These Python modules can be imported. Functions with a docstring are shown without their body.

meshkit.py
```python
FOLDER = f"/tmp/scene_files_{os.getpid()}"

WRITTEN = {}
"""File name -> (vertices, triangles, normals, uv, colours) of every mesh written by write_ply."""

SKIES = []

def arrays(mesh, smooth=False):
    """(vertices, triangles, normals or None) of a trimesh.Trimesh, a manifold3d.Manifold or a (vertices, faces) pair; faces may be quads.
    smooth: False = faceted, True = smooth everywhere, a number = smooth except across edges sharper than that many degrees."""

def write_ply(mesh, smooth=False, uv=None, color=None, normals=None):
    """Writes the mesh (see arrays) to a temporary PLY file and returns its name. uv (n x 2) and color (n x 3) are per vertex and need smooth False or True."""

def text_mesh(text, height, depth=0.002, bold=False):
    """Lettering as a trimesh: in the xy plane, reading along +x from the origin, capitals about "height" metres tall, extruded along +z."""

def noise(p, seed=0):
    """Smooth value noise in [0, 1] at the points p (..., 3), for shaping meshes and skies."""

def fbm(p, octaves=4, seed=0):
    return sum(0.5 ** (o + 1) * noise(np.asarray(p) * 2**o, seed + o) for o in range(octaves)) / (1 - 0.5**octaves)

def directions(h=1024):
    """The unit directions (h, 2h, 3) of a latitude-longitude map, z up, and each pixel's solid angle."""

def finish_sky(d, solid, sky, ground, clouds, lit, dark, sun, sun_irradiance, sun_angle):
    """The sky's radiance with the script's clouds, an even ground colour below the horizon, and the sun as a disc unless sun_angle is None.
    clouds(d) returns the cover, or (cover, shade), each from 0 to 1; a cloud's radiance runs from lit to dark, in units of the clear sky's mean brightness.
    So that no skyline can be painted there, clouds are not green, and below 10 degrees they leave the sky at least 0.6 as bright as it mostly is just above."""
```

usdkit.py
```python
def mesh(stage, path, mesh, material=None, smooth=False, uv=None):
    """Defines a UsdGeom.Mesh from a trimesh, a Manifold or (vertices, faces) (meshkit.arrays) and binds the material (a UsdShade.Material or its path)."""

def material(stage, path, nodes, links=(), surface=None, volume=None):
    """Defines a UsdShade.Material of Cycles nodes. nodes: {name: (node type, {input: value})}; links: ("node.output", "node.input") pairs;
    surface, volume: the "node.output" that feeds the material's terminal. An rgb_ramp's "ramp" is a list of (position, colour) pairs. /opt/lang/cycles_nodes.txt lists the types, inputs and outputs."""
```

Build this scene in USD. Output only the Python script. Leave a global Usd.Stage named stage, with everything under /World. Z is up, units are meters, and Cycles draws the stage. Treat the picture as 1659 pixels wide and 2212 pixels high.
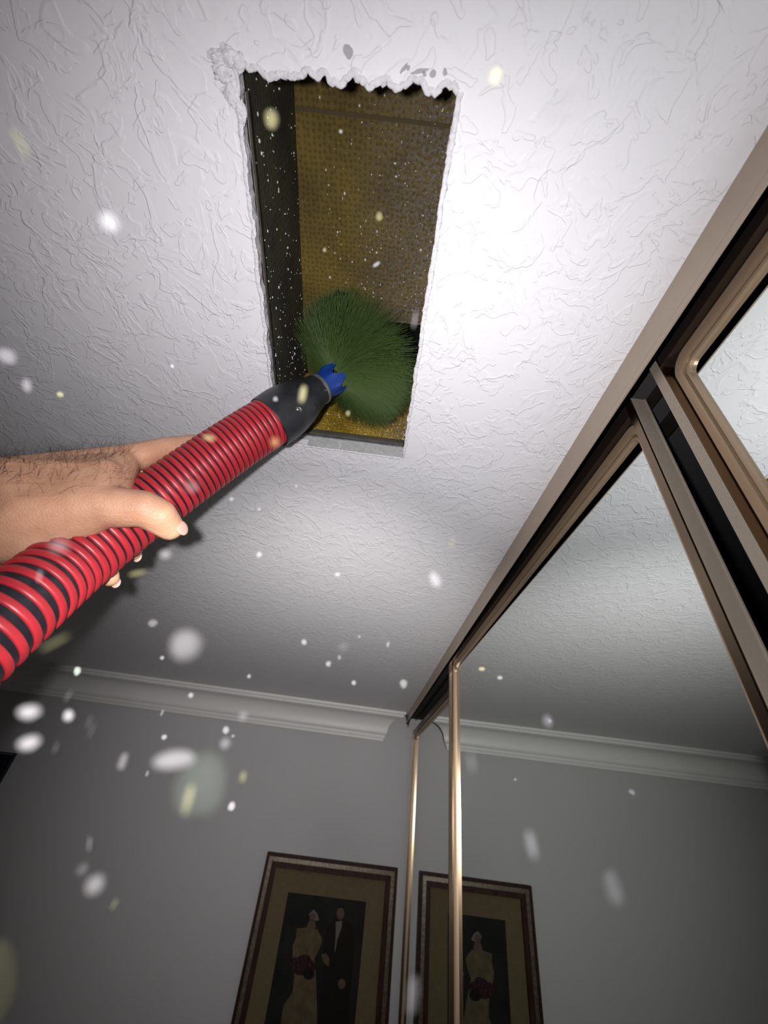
import math, random
import numpy as np, trimesh, manifold3d as m3
from shapely.geometry import Polygon, Point, box as sbox
from shapely import affinity
import usdkit, meshkit
from pxr import Usd, UsdGeom, UsdLux, UsdShade, Gf, Sdf, Vt

rng = np.random.default_rng(7)
stage = Usd.Stage.CreateInMemory()
UsdGeom.SetStageUpAxis(stage, UsdGeom.Tokens.z)
UsdGeom.SetStageMetersPerUnit(stage, 1.0)
UsdGeom.Xform.Define(stage, '/World')
UsdGeom.Scope.Define(stage, '/World/Looks')

# ------------------------------------------------------------------ camera, light, exposure
F_PX = 852.4
EYE = np.array([0.0, 0.0, 2.02])
CEIL = 2.44
M = np.array([[0.99224896, -0.06947785, 0.10302825], [0.12407678, 0.59964309, -0.79059036], [-0.00685166, 0.79724588, 0.60361582]])  # rows: right, down, forward
M[0] /= np.linalg.norm(M[0]); M[1] -= M[1] @ M[0] * M[0]; M[1] /= np.linalg.norm(M[1]); M[2] = np.cross(M[0], M[1])
cam = UsdGeom.Camera.Define(stage, '/World/camera')
cam.CreateHorizontalApertureAttr(36.0); cam.CreateVerticalApertureAttr(48.0)
cam.CreateFocalLengthAttr(F_PX / 1659 * 36.0)
cam.CreateClippingRangeAttr(Gf.Vec2f(0.005, 50))
cam.CreateFStopAttr(8.0); cam.CreateFocusDistanceAttr(0.50)
cam.CreateExposureAttr(0.0)
cm = np.eye(4); cm[0, :3] = M[0]; cm[1, :3] = -M[1]; cm[2, :3] = -M[2]; cm[3, :3] = EYE
cam.AddTransformOp().Set(Gf.Matrix4d(cm.tolist()))
# the phone's flash, two centimetres beside the lens
FL = EYE - 0.024 * M[0] - 0.012 * M[1]
def flash(name, intensity, elev, azim, cone, soft, col):
    fl = UsdLux.SphereLight.Define(stage, '/World/' + name)
    fl.CreateRadiusAttr(0.006); fl.CreateIntensityAttr(intensity); fl.CreateColorAttr(Gf.Vec3f(*col))
    e, z = math.radians(elev), math.radians(azim); aim = np.array([math.cos(e) * math.sin(z), math.cos(e) * math.cos(z), math.sin(e)])
    fx = np.cross(aim, [0, 0, 1.0]); fx /= np.linalg.norm(fx); fy = np.cross(fx, aim)
    fm = np.eye(4); fm[0, :3] = fx; fm[1, :3] = fy; fm[2, :3] = -aim; fm[3, :3] = FL
    fl.AddTransformOp().Set(Gf.Matrix4d(fm.tolist()))
    sh = UsdLux.ShapingAPI.Apply(fl.GetPrim()); sh.CreateShapingConeAngleAttr(cone); sh.CreateShapingConeSoftnessAttr(soft)
LOBES = [('phone_flash', 7000.0, 44.2, -12, 58, (0.985, 0.965, 1.0)),          # the flash's lobes
         ('phone_flash_beam', 36500.0, 6.0, -5, 36, (1.0, 0.970, 0.960)),      # long throw down the room
         ('phone_flash_side', 3800.0, 27.8, 60, 72, (0.985, 0.965, 1.0))]
for n_, i_, e_, z_, c_, k_ in LOBES:
    flash(n_, i_, e_, z_, c_, 1.0, k_)
def flash_at(p):
    """what the two lobes shed on a surface at p that faces the flash"""
    d = p - FL; r = np.linalg.norm(d); tot = 0.0
    for _, i_, e_, z_, c_, _ in LOBES:
        e, z = math.radians(e_), math.radians(z_); cs = d @ np.array([math.cos(e) * math.sin(z), math.cos(e) * math.cos(z), math.sin(e)]) / r
        t = min(1, max(0, (cs - math.cos(math.radians(c_))) / (1 - math.cos(math.radians(c_))))); tot += i_ * t * t * (3 - 2 * t)
    return tot / r ** 2 * 3.45e-5

# ------------------------------------------------------------------ helpers
def at(u, v, d):
    """the point seen at pixel (u, v) of the photograph, d metres deep"""
    return EYE + d * (M.T @ np.array([(u - 829.5) / F_PX, (v - 1106.0) / F_PX, 1.0]))
def px(p):
    c = M @ (np.asarray(p) - EYE); return np.array([c[0] / c[2] * F_PX + 829.5, c[1] / c[2] * F_PX + 1106.0, c[2]])
used = {}
def numbered(path):
    n = used.get(path, -1) + 1; used[path] = n
    return path if n == 0 else f'{path}_{n:03d}'
def tag(o, label=None, cat=None, group=None, kind=None):
    o = o.GetPrim() if hasattr(o, 'GetPrim') else o
    for k, val in (('label', label), ('category', cat), ('group', group), ('kind', kind)):
        if val: o.SetCustomDataByKey(k, val)
    return o
def path_of(parent):
    return '/World' if parent is None else str(parent.GetPath())
def obj(name, mesh, mat, parent=None, smooth=False, label=None, cat=None, group=None, kind=None, origin=None):
    p = numbered(path_of(parent) + '/' + name)
    m = usdkit.mesh(stage, p, mesh, LOOK[mat], smooth)
    return tag(m, label, cat, group, kind)
def thing(name, label, cat, group=None, kind=None):
    x = UsdGeom.Xform.Define(stage, numbered('/World/' + name))
    return tag(x, label, cat, group, kind)
def bx(x0, x1, y0, y1, z0, z1):
    b = trimesh.creation.box([x1 - x0, y1 - y0, z1 - z0]); b.apply_translation([(x0 + x1) / 2, (y0 + y1) / 2, (z0 + z1) / 2]); return b
def join(*ms):
    return trimesh.util.concatenate([m for m in ms])
def extr(poly, h, T=None):
    g = getattr(poly, 'geoms', [poly])
    m = join(*[trimesh.creation.extrude_polygon(q, h, engine='earcut') for q in g])
    if T is not None: m.apply_transform(T)
    return m
YZX = np.array([[0, 0, 1, 0], [1, 0, 0, 0], [0, 1, 0, 0], [0, 0, 0, 1.0]])    # polygon (y, z), extruded along +x
def frame_from(d):
    d = np.asarray(d, float) / np.linalg.norm(d)
    a = np.cross(d, [0, 0, 1.0]) if abs(d[2]) < 0.9 else np.cross(d, [1.0, 0, 0])
    a /= np.linalg.norm(a); return a, np.cross(d, a), d
def lathe(profile, origin, d, seg=48, closed=True):
    """profile: (along, radius) pairs; axis from origin along d"""
    a, b, d = frame_from(d); pr = np.array(profile, float); t = np.linspace(0, 2 * np.pi, seg, endpoint=False)
    ring = np.cos(t)[:, None] * a + np.sin(t)[:, None] * b
    v = (np.asarray(origin) + pr[:, 0, None, None] * d + pr[:, 1, None, None] * ring).reshape(-1, 3)
    n = len(pr); f = []
    for i in range(n - 1):
        for j in range(seg):
            k = (j + 1) % seg
            f.append((i * seg + j, i * seg + k, (i + 1) * seg + k)); f.append((i * seg + j, (i + 1) * seg + k, (i + 1) * seg + j))
    f = np.array(f)
    if closed:
        v = np.vstack([v, np.asarray(origin) + pr[0, 0] * d, np.asarray(origin) + pr[-1, 0] * d]); c0, c1 = len(v) - 2, len(v) - 1
        f = np.vstack([f, [(c0, (j + 1) % seg, j) for j in range(seg)], [(c1, (n - 1) * seg + j, (n - 1) * seg + (j + 1) % seg) for j in range(seg)]])
    return trimesh.Trimesh(v, f, process=False)
def curves(name, pts, counts, width, mat, parent, label=None):
    c = UsdGeom.BasisCurves.Define(stage, numbered(path_of(parent) + '/' + name))
    c.CreateTypeAttr('linear'); c.CreatePointsAttr(Vt.Vec3fArray.FromNumpy(np.asarray(pts, np.float32)))
    c.CreateCurveVertexCountsAttr(Vt.IntArray.FromNumpy(np.asarray(counts, np.int32)))
    w = np.asarray(width, np.float32)
    c.CreateWidthsAttr(Vt.FloatArray.FromNumpy(w)); c.SetWidthsInterpolation('vertex' if len(w) > 1 else 'constant')
    UsdShade.MaterialBindingAPI.Apply(c.GetPrim()).Bind(LOOK[mat])
    return tag(c, label, kind='stuff')

# ------------------------------------------------------------------ materials
LOOK = {}
def look(name, nodes, links, surface='p.BSDF'):
    LOOK[name] = usdkit.material(stage, '/World/Looks/' + name, nodes, links, surface=surface)
def plain(name, col, rough=0.5, metal=0.0, vary=0.0, scale=40.0, bump=0.0, bscale=200.0, spec=0.5, stretch=None, coat=0.0):
    p = {'base_color': col, 'roughness': rough, 'metallic': metal, 'specular_ior_level': spec, 'coat_weight': coat}
    nodes, links = {'g': ('geometry', {}), 'p': ('principled_bsdf', p)}, []
    src = 'g.position'
    if stretch:
        nodes['mp'] = ('mapping', {'scale': stretch}); links.append(('g.position', 'mp.vector')); src = 'mp.vector'
    if vary:
        nodes['n'] = ('noise_texture', {'scale': scale, 'detail': 4.0})
        lo, hi = [c * (1 - vary) for c in col], [min(1, c * (1 + vary)) for c in col]
        nodes['r'] = ('rgb_ramp', {'ramp': [(0.3, lo), (0.7, hi)]})
        links += [(src, 'n.vector'), ('n.fac', 'r.fac'), ('r.color', 'p.base_color')]
    if bump:
        nodes['bn'] = ('noise_texture', {'scale': bscale, 'detail': 3.0}); nodes['b'] = ('bump', {'strength': 1.0, 'distance': bump})
        links += [(src, 'bn.vector'), ('bn.fac', 'b.height'), ('b.normal', 'p.normal')]
    look(name, nodes, links)

# skip-trowelled ceiling paint: thin curved ridges where the trowel lifted
look('ceiling_plaster', {
    'g': ('geometry', {}),
    'w': ('noise_texture', {'scale': 9.0, 'detail': 2.0}), 'wv': ('vector_math', {'math_type': 'multiply_add', 'vector2': (0.05, 0.05, 0.0)}),
    'n1': ('noise_texture', {'scale': 24.0, 'detail': 3.0, 'roughness': 0.55, 'distortion': 0.6}),
    'n2': ('noise_texture', {'scale': 52.0, 'detail': 2.0, 'roughness': 0.5, 'distortion': 0.8}),
    'r1': ('rgb_ramp', {'ramp': [(0.0, (0, 0, 0)), (0.47, (0, 0, 0)), (0.50, (1, 1, 1)), (0.60, (.30, .30, .30)), (1.0, (.2, .2, .2))]}),
    'r2': ('rgb_ramp', {'ramp': [(0.0, (0, 0, 0)), (0.56, (0, 0, 0)), (0.585, (1, 1, 1)), (0.70, (.4, .4, .4)), (1.0, (.3, .3, .3))]}),
    'm': ('math', {'math_type': 'multiply_add', 'value2': 0.8}),
    'n3': ('noise_texture', {'scale': 420.0, 'detail': 2.0}), 'm3': ('math', {'math_type': 'multiply_add', 'value2': 0.10}),
    'b': ('bump', {'strength': 1.0, 'distance': 0.00045}),
    'p': ('principled_bsdf', {'base_color': (0.80, 0.79, 0.81), 'roughness': 0.55, 'specular_ior_level': 0.3})},
    [('g.position', 'w.vector'), ('w.color', 'wv.vector1'), ('g.position', 'wv.vector3'), ('wv.vector', 'n1.vector'), ('wv.vector', 'n2.vector'), ('n1.fac', 'r1.fac'), ('n2.fac', 'r2.fac'),
     ('r2.color', 'm.value1'), ('r1.color', 'm.value3'), ('g.position', 'n3.vector'), ('n3.fac', 'm3.value1'), ('m.value', 'm3.value3'), ('m3.value', 'b.height'), ('b.normal', 'p.normal')])
plain('broken_plaster', (0.72, 0.70, 0.72), 0.8, vary=0.12, scale=300, bump=0.0012, bscale=450)
plain('cut_gypsum', (0.50, 0.50, 0.49), 0.9, vary=0.15, scale=200, bump=0.0004, bscale=900)
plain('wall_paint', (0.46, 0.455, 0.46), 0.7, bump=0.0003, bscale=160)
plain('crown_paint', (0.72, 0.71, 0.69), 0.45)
plain('floor_wood', (0.46, 0.36, 0.27), 0.5, vary=0.3, scale=6)
plain('header_tan', (0.40, 0.32, 0.245), 0.42, metal=0.25, vary=0.06, scale=8)
plain('bezel_tan', (0.36, 0.255, 0.165), 0.38, metal=0.35)
plain('bezel_olive', (0.17, 0.13, 0.08), 0.3, metal=0.5)
plain('bronze', (0.23, 0.17, 0.115), 0.24, metal=1.0)
plain('bronze_dark', (0.075, 0.055, 0.045), 0.28, metal=0.8)
plain('grooved_bronze', (0.42, 0.36, 0.29), 0.36, metal=0.4)
plain('closet_dark', (0.03, 0.028, 0.027), 0.8)
look('mirror', {'p': ('principled_bsdf', {'base_color': (0.80, 0.845, 0.815), 'metallic': 1.0, 'roughness': 0.0})}, [])
plain('silver', (0.75, 0.75, 0.76), 0.22, metal=1.0)
plain('galvanised', (0.55, 0.57, 0.60), 0.35, metal=0.9, vary=0.25, scale=150)
plain('dark_metal', (0.05, 0.05, 0.055), 0.5, metal=0.3)
plain('hose_red', (0.35, 0.019, 0.027), 0.40, vary=0.12, scale=35)
plain('hose_black', (0.012, 0.011, 0.016), 0.30)
plain('rubber_black', (0.017, 0.018, 0.021), 0.42, vary=0.3, scale=60)
plain('hole_black', (0.004, 0.004, 0.005), 0.6)
plain('hub_blue', (0.006, 0.035, 0.22), 0.4)
look('bristle_green', {'p': ('principled_bsdf', {'base_color': (0.060, 0.095, 0.024), 'roughness': 0.5}), 't': ('translucent_bsdf', {'color': (0.06, 0.13, 0.02)}) if False else ('diffuse_bsdf', {'color': (0.055, 0.095, 0.024)}), 'm': ('mix_closure', {'fac': 0.4})},
     [('p.BSDF', 'm.closure1'), ('t.BSDF', 'm.closure2')], 'm.closure')
plain('frame_dark', (0.030, 0.011, 0.008), 0.5, spec=0.12, vary=0.4, scale=60, stretch=(1, 1, 0.2))
plain('frame_gilt', (0.10, 0.083, 0.060), 0.4, metal=0.6, vary=0.4, scale=120)
plain('mat_board', (0.120, 0.095, 0.053), 0.9, vary=0.08, scale=60, spec=0.1)
plain('print_dark', (0.012, 0.012, 0.011), 0.6, vary=0.35, scale=9, spec=0.1)
plain('print_dress', (0.085, 0.066, 0.036), 0.6, vary=0.25, scale=30, spec=0.1)
plain('print_skin', (0.085, 0.055, 0.042), 0.6, vary=0.15, scale=60, spec=0.1)
plain('print_suit', (0.008, 0.007, 0.006), 0.6, spec=0.1)
plain('print_shirt', (0.12, 0.10, 0.082), 0.6, spec=0.1)
plain('print_flowers', (0.028, 0.010, 0.011), 0.6, vary=0.8, scale=120, spec=0.1)
plain('panel_navy', (0.004, 0.006, 0.014), 0.35)
plain('nail', (0.40, 0.26, 0.21), 0.3)
plain('hair', (0.02, 0.012, 0.008), 0.5)
look('skin', {'g': ('geometry', {}), 'n': ('noise_texture', {'scale': 55.0, 'detail': 4.0}), 'r': ('rgb_ramp', {'ramp': [(0.3, (0.44, 0.225, 0.135)), (0.7, (0.54, 0.30, 0.19))]}),
    'v': ('voronoi_texture', {'scale': 620.0}), 'b': ('bump', {'strength': 0.6, 'distance': 0.0005}), 'n2': ('noise_texture', {'scale': 130.0, 'detail': 5.0}), 'a': ('math', {'math_type': 'add'}),
    'p': ('principled_bsdf', {'roughness': 0.5, 'specular_ior_level': 0.35, 'subsurface_weight': 0.15, 'subsurface_scale': 0.004, 'subsurface_radius': (1.0, 0.35, 0.2)})},
    [('g.position', 'n.vector'), ('n.fac', 'r.fac'), ('r.color', 'p.base_color'), ('g.position', 'v.vector'), ('g.position', 'n2.vector'), ('v.distance', 'a.value1'), ('n2.fac', 'a.value2'), ('a.value', 'b.height'), ('b.normal', 'p.normal')])
# duct lining: yellow-brown facing with a dotted weave, grey plaster dust settled towards one side
def lining(name, dark, light, dust_x0, dust_x1, dust=(0.20, 0.18, 0.17), dots=True, amount=0.75, plane='xy'):
    nodes = {'g': ('geometry', {}), 'n': ('noise_texture', {'scale': 14.0, 'detail': 4.0, 'roughness': 0.6}), 'r': ('rgb_ramp', {'ramp': [(0.32, dark), (0.68, light)]}),
        'uv': ('combine_xyz', {}), 'v': ('voronoi_texture', {'dimensions': '2D', 'scale': 165.0, 'randomness': 0.45}), 'vr': ('rgb_ramp', {'ramp': [(0.0, (.45, .45, .45)), (0.28, (.62, .62, .62)), (0.42, (1, 1, 1))]}),
        'mu': ('mix_color', {'blend_type': 'multiply', 'fac': 0.65 if dots else 0.2}),
        's': ('separate_xyz', {}), 'mr': ('map_range', {'from_min': dust_x0, 'from_max': dust_x1, 'to_min': 0.0, 'to_max': amount, 'clamp': True}),
        'dn': ('noise_texture', {'scale': 260.0, 'detail': 4.0, 'roughness': 0.7}), 'dr': ('rgb_ramp', {'ramp': [(0.42, (0, 0, 0)), (0.62, (1, 1, 1))]}),
        'dm': ('math', {'math_type': 'multiply'}), 'mx': ('mix_color', {'b': dust}), 'b': ('bump', {'strength': 0.7, 'distance': 0.0012}),
        'p': ('principled_bsdf', {'roughness': 0.75, 'specular_ior_level': 0.2})}
    links = [('g.position', 'n.vector'), ('n.fac', 'r.fac'), (f's.{plane[0]}', 'uv.x'), (f's.{plane[1]}', 'uv.y'), ('uv.vector', 'v.vector'), ('v.distance', 'vr.fac'), ('r.color', 'mu.a'), ('vr.color', 'mu.b'),
        ('g.position', 's.vector'), ('s.x', 'mr.value'), ('g.position', 'dn.vector'), ('dn.fac', 'dr.fac'), ('dr.color', 'dm.value1'), ('mr.result', 'dm.value2'), ('dm.value', 'mx.fac'), ('mu.result', 'mx.a'),
        ('mx.result', 'p.base_color'), ('v.distance', 'b.height'), ('b.normal', 'p.normal')]
    look(name, nodes, links)
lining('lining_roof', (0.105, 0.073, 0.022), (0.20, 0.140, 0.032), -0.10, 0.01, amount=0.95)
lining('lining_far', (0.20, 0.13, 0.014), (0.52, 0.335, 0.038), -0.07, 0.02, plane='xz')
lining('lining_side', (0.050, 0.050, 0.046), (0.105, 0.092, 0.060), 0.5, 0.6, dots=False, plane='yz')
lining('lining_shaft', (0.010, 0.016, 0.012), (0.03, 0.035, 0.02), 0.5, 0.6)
plain('seam_brown', (0.085, 0.060, 0.022), 0.8)
plain('dust_white', (0.75, 0.72, 0.68), 0.9)
plain('smudge', (0.42, 0.40, 0.41), 0.9)
def speck_look(name, col, op):
    look(name, {'t': ('transparent_bsdf', {'color': (1, 1, 1)}), 'd': ('diffuse_bsdf', {'color': col}), 'm': ('mix_closure', {'fac': op})}, [('t.BSDF', 'm.closure1'), ('d.BSDF', 'm.closure2')], 'm.closure')

# ------------------------------------------------------------------ the room
WY, WS = 2.3033, 0.0436                       # back wall: y = WY + WS x
wall_y = lambda x: WY + WS * x
HX, HB = 0.2374, 2.02 + 0.377                 # closet header: face and lower edge
def jag(p, q, n, amp, seed, inward):
    t = np.linspace(0, 1, n)[:, None]; pts = np.array(p) * (1 - t) + np.array(q) * t
    nz = meshkit.fbm(np.stack([t[:, 0] * n / 3.0, np.full(n, seed * 7.3), np.zeros(n)], 1), 4, seed) - 0.42
    return pts + nz[:, None] * amp * np.array(inward)
H = {'tl': (-0.1505, 0.0415), 'tr': (0.0135, 0.0415), 'br': (0.0137, 0.4185), 'bl': (-0.1735, 0.4165)}
edge_near = jag(H['tl'], H['tr'], 90, 0.014, 3, (0, 1))
edge_right = jag(H['tr'], H['br'], 90, 0.0040, 5, (-1, 0))
edge_far = jag(H['br'], H['bl'], 60, 0.0025, 8, (0, -1))
edge_left = jag(H['bl'], H['tl'], 90, 0.0055, 11, (1, 0))
hole = Polygon(np.vstack([edge_near[:-1], edge_right[:-1], edge_far[:-1], edge_left[:-1]])).buffer(0)
room = Polygon([(-2.7, -1.9), (0.95, -1.9), (0.95, 2.45), (-2.7, 2.45)])
ceil = obj('ceiling', extr(room.difference(hole), 0.013, trimesh.transformations.translation_matrix([0, 0, CEIL])), 'ceiling_plaster', kind='structure', label='white textured plaster ceiling with a ragged rectangular opening', cat='ceiling')
def lumpy_rim(pts, z, r, seed, lump=0.6, off=(0, 0)):
    """a torn bead of plaster along the points"""
    n = len(pts); k = 10; pts = np.asarray(pts) + np.array(off)
    d = np.gradient(pts, axis=0); d /= np.linalg.norm(d, axis=1, keepdims=True); nrm = np.stack([-d[:, 1], d[:, 0]], 1)
    a = np.linspace(0, 2 * np.pi, k, endpoint=False)
    rr = r * (0.35 + lump * 2 * meshkit.fbm(np.stack([np.repeat(np.arange(n), k) / 2.5, np.tile(a, n) * 1.2, np.full(n * k, seed)], 1), 3, seed)).reshape(n, k)
    v = np.zeros((n, k, 3)); v[..., :2] = pts[:, None] + nrm[:, None] * (np.cos(a) * rr)[..., None]; v[..., 2] = z + 0.55 * np.sin(a) * rr
    f = [(i * k + j, i * k + (j + 1) % k, (i + 1) * k + (j + 1) % k, (i + 1) * k + j) for i in range(n - 1) for j in range(k)]
    return trimesh.Trimesh(v.reshape(-1, 3), np.vstack([np.array(f)[:, [0, 1, 2]], np.array(f)[:, [0, 2, 3]]]), process=False)
fine = lambda e, n: np.stack([np.interp(np.linspace(0, 1, n), np.linspace(0, 1, len(e)), e[:, i]) for i in (0, 1)], 1)
obj('torn_plaster_edge', lumpy_rim(fine(edge_near, 170), CEIL + 0.0004, 0.0025, 2, 0.55, (0, -0.0015)), 'broken_plaster', ceil, smooth=True, label='thick ragged plaster lip along the near edge of the opening')
obj('torn_plaster_edge', lumpy_rim(fine(edge_right, 200), CEIL - 0.0002, 0.0022, 4, 0.7, (0.001, 0)), 'broken_plaster', ceil, smooth=True)
obj('torn_plaster_edge', lumpy_rim(fine(edge_far, 140), CEIL + 0.0002, 0.0017, 6, 0.6, (0, 0.001)), 'broken_plaster', ceil, smooth=True)
obj('torn_plaster_edge', lumpy_rim(fine(edge_left, 200), CEIL + 0.0002, 0.0020, 9, 0.7, (-0.001, 0)), 'broken_plaster', ceil, smooth=True)
obj('cut_edge', bx(-.1700, .0135, .4168, .4205, CEIL + .0006, CEIL + .0212), 'cut_gypsum', ceil, label='grey cut gypsum edge at the far end of the opening')
# the lifted, crumbled corner patch and the scrapes beside the opening
def blob(c, sx, sy, sz, seed, sub=3, rough=0.5):
    s = trimesh.creation.icosphere(sub); n = meshkit.fbm(s.vertices * 2.2 + seed, 3, seed)
    s.vertices *= (1 - rough + 2 * rough * n)[:, None]; s.vertices *= [sx, sy, sz]; s.apply_translation(c); return s
pc = [(-0.1535, 0.0375, .007, .005), (-0.159, 0.046, .008, .006), (-0.156, 0.056, .006, .007), (-0.151, 0.066, .004, .007), (-0.163, 0.038, .006, .003), (-.148, .040, .006, .005)]
obj('crumbled_plaster', join(*[blob((x, y, CEIL), sx, sy, 0.0022, i, 3, 0.6) for i, (x, y, sx, sy) in enumerate(pc)]), 'broken_plaster', ceil, smooth=True, label='crumbled plaster at the corner of the opening')
def on_ceiling(u, v):
    r = at(u, v, 1.0) - EYE; return EYE + r * (CEIL - EYE[2]) / r[2]
def ceiling_mark(u, v, w, h, ang, seed):
    c = on_ceiling(u, v); d = 0.43 / F_PX; a = np.linspace(0, 2 * np.pi, 14, endpoint=False)
    rr = 0.7 + 0.6 * meshkit.noise(np.stack([np.cos(a) * 1.5 + seed, np.sin(a) * 1.5, a * 0], 1), seed)
    p = affinity.rotate(Polygon(np.stack([np.cos(a) * w * d / 2 * rr, np.sin(a) * h * d / 2 * rr], 1)), ang, origin=(0, 0))
    return extr(p, 0.0004, trimesh.transformations.translation_matrix([c[0], c[1], CEIL - 0.0004]))
obj('smudge', ceiling_mark(753, 111, 15, 14, 0, 1), 'smudge', ceil, label='small grey smudge on the ceiling above the opening')
for i, (u, v, w, h, a) in enumerate([(874, 146, 5, 14, 40), (882, 147, 5, 7, 20), (905, 154, 24, 5, -14), (917, 160, 7, 5, 20), (935, 159, 8, 9, 30), (961, 155, 6, 8, -30)]):
    obj('scrape', ceiling_mark(u, v, w, h, a, i + 3), 'smudge', ceil)

def slab_wall(name, p, q, z0, z1, mat, label, thick=0.1):
    p, q = np.array(p, float), np.array(q, float); d = (q - p) / np.linalg.norm(q - p); n = np.array([-d[1], d[0]])
    return obj(name, extr(Polygon([p, q, q + n * thick, p + n * thick]), z1 - z0, trimesh.transformations.translation_matrix([0, 0, z0])), mat, kind='structure', label=label, cat='wall')
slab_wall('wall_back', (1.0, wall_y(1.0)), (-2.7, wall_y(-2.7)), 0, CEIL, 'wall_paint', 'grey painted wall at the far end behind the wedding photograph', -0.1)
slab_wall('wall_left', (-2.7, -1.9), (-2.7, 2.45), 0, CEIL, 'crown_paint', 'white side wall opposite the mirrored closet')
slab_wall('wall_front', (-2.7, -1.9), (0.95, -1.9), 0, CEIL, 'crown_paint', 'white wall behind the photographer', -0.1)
slab_wall('wall_right', (0.95, -1.9), (0.95, 2.45), 0, CEIL, 'closet_dark', 'dark back of the closet behind the mirrored doors', -0.1)
obj('floor', bx(-2.8, 1.0, -2.0, 2.5, -0.1, 0), 'floor_wood', kind='structure', label='pale wooden floor of the room', cat='floor')
# crown moulding along the back wall, mitred and open at its end beside the closet
prof = [(0, -0.131), (.012, -0.131), (.014, -0.120), (.018, -.116), (.018, -.106), (.024, -.100), (.026, -.094)]
prof += [(.026 + .058 * (1 - math.cos(t)), -.094 + .066 * math.sin(t)) for t in np.linspace(0.15, math.pi / 2, 9)]
prof += [(.088, -.026), (.092, -.022), (.092, -.014), (.098, -.012), (.100, -.008), (.100, 0), (0, 0)]
pv, n = [], len(prof)
for x0, end in ((-2.7, 0), (0.112, 1)):
    for dpt, z in prof:
        x = x0 + (1.15 * dpt if end else 0); pv.append((x, wall_y(x) - dpt, CEIL + z))
pf = [(i, (i + 1) % n, n + (i + 1) % n, n + i) for i in range(n)]
cap = trimesh.creation.triangulate_polygon(Polygon(prof), engine='earcut')
idx = [int(np.argmin([abs(complex(*q) - complex(*v)) for q in prof])) for v in cap[0]]
tri = np.array([[idx[a] for a in t] for t in cap[1]])
crown = trimesh.Trimesh(pv, np.vstack([np.array(pf)[:, [0, 1, 2]], np.array(pf)[:, [0, 2, 3]], tri, tri[:, ::-1] + n]), process=False); trimesh.repair.fix_normals(crown)
obj('trim_1', crown, 'crown_paint', smooth=35, kind='structure', label='white crown moulding along the top of the back wall', cat='moulding')
# closet header with its bullnosed lower edge, and the dark sliding track behind it
hd = thing('trim_2', 'tan closet header strip along the ceiling above the mirrored doors', 'header', kind='structure')
HY0, HY1 = -1.9, 2.285
obj('fascia', bx(HX, HX + 0.004, HY0, HY1, HB, CEIL - 0.0003), 'header_tan', hd)
obj('lower_bead', extr(Polygon([(HX - .0016, HB), (HX + .004, HB), (HX + .004, HB + .010), (HX - .0004, HB + .010), (HX - .0016, HB + .007)]), HY1 - HY0, np.array([[1, 0, 0, 0], [0, 0, -1, HY1], [0, 1, 0, 0], [0, 0, 0, 1.0]])), 'header_tan', hd)
obj('end_bracket', extr(Polygon([(HX - .012, CEIL - .004), (HX + .02, CEIL - .004), (HX + .008, CEIL - .062)]), 0.006, np.array([[1, 0, 0, 0], [0, 0, -1, HY1 - .02], [0, 1, 0, 0], [0, 0, 0, 1.0]])), 'bronze_dark', hd, label='dark pointed bracket at the end of the header')
obj('soffit', bx(HX + .02, .95, HY0, 2.33, CEIL - .0085, CEIL - .0065), 'closet_dark', hd, label='dark underside above the closet')
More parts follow.
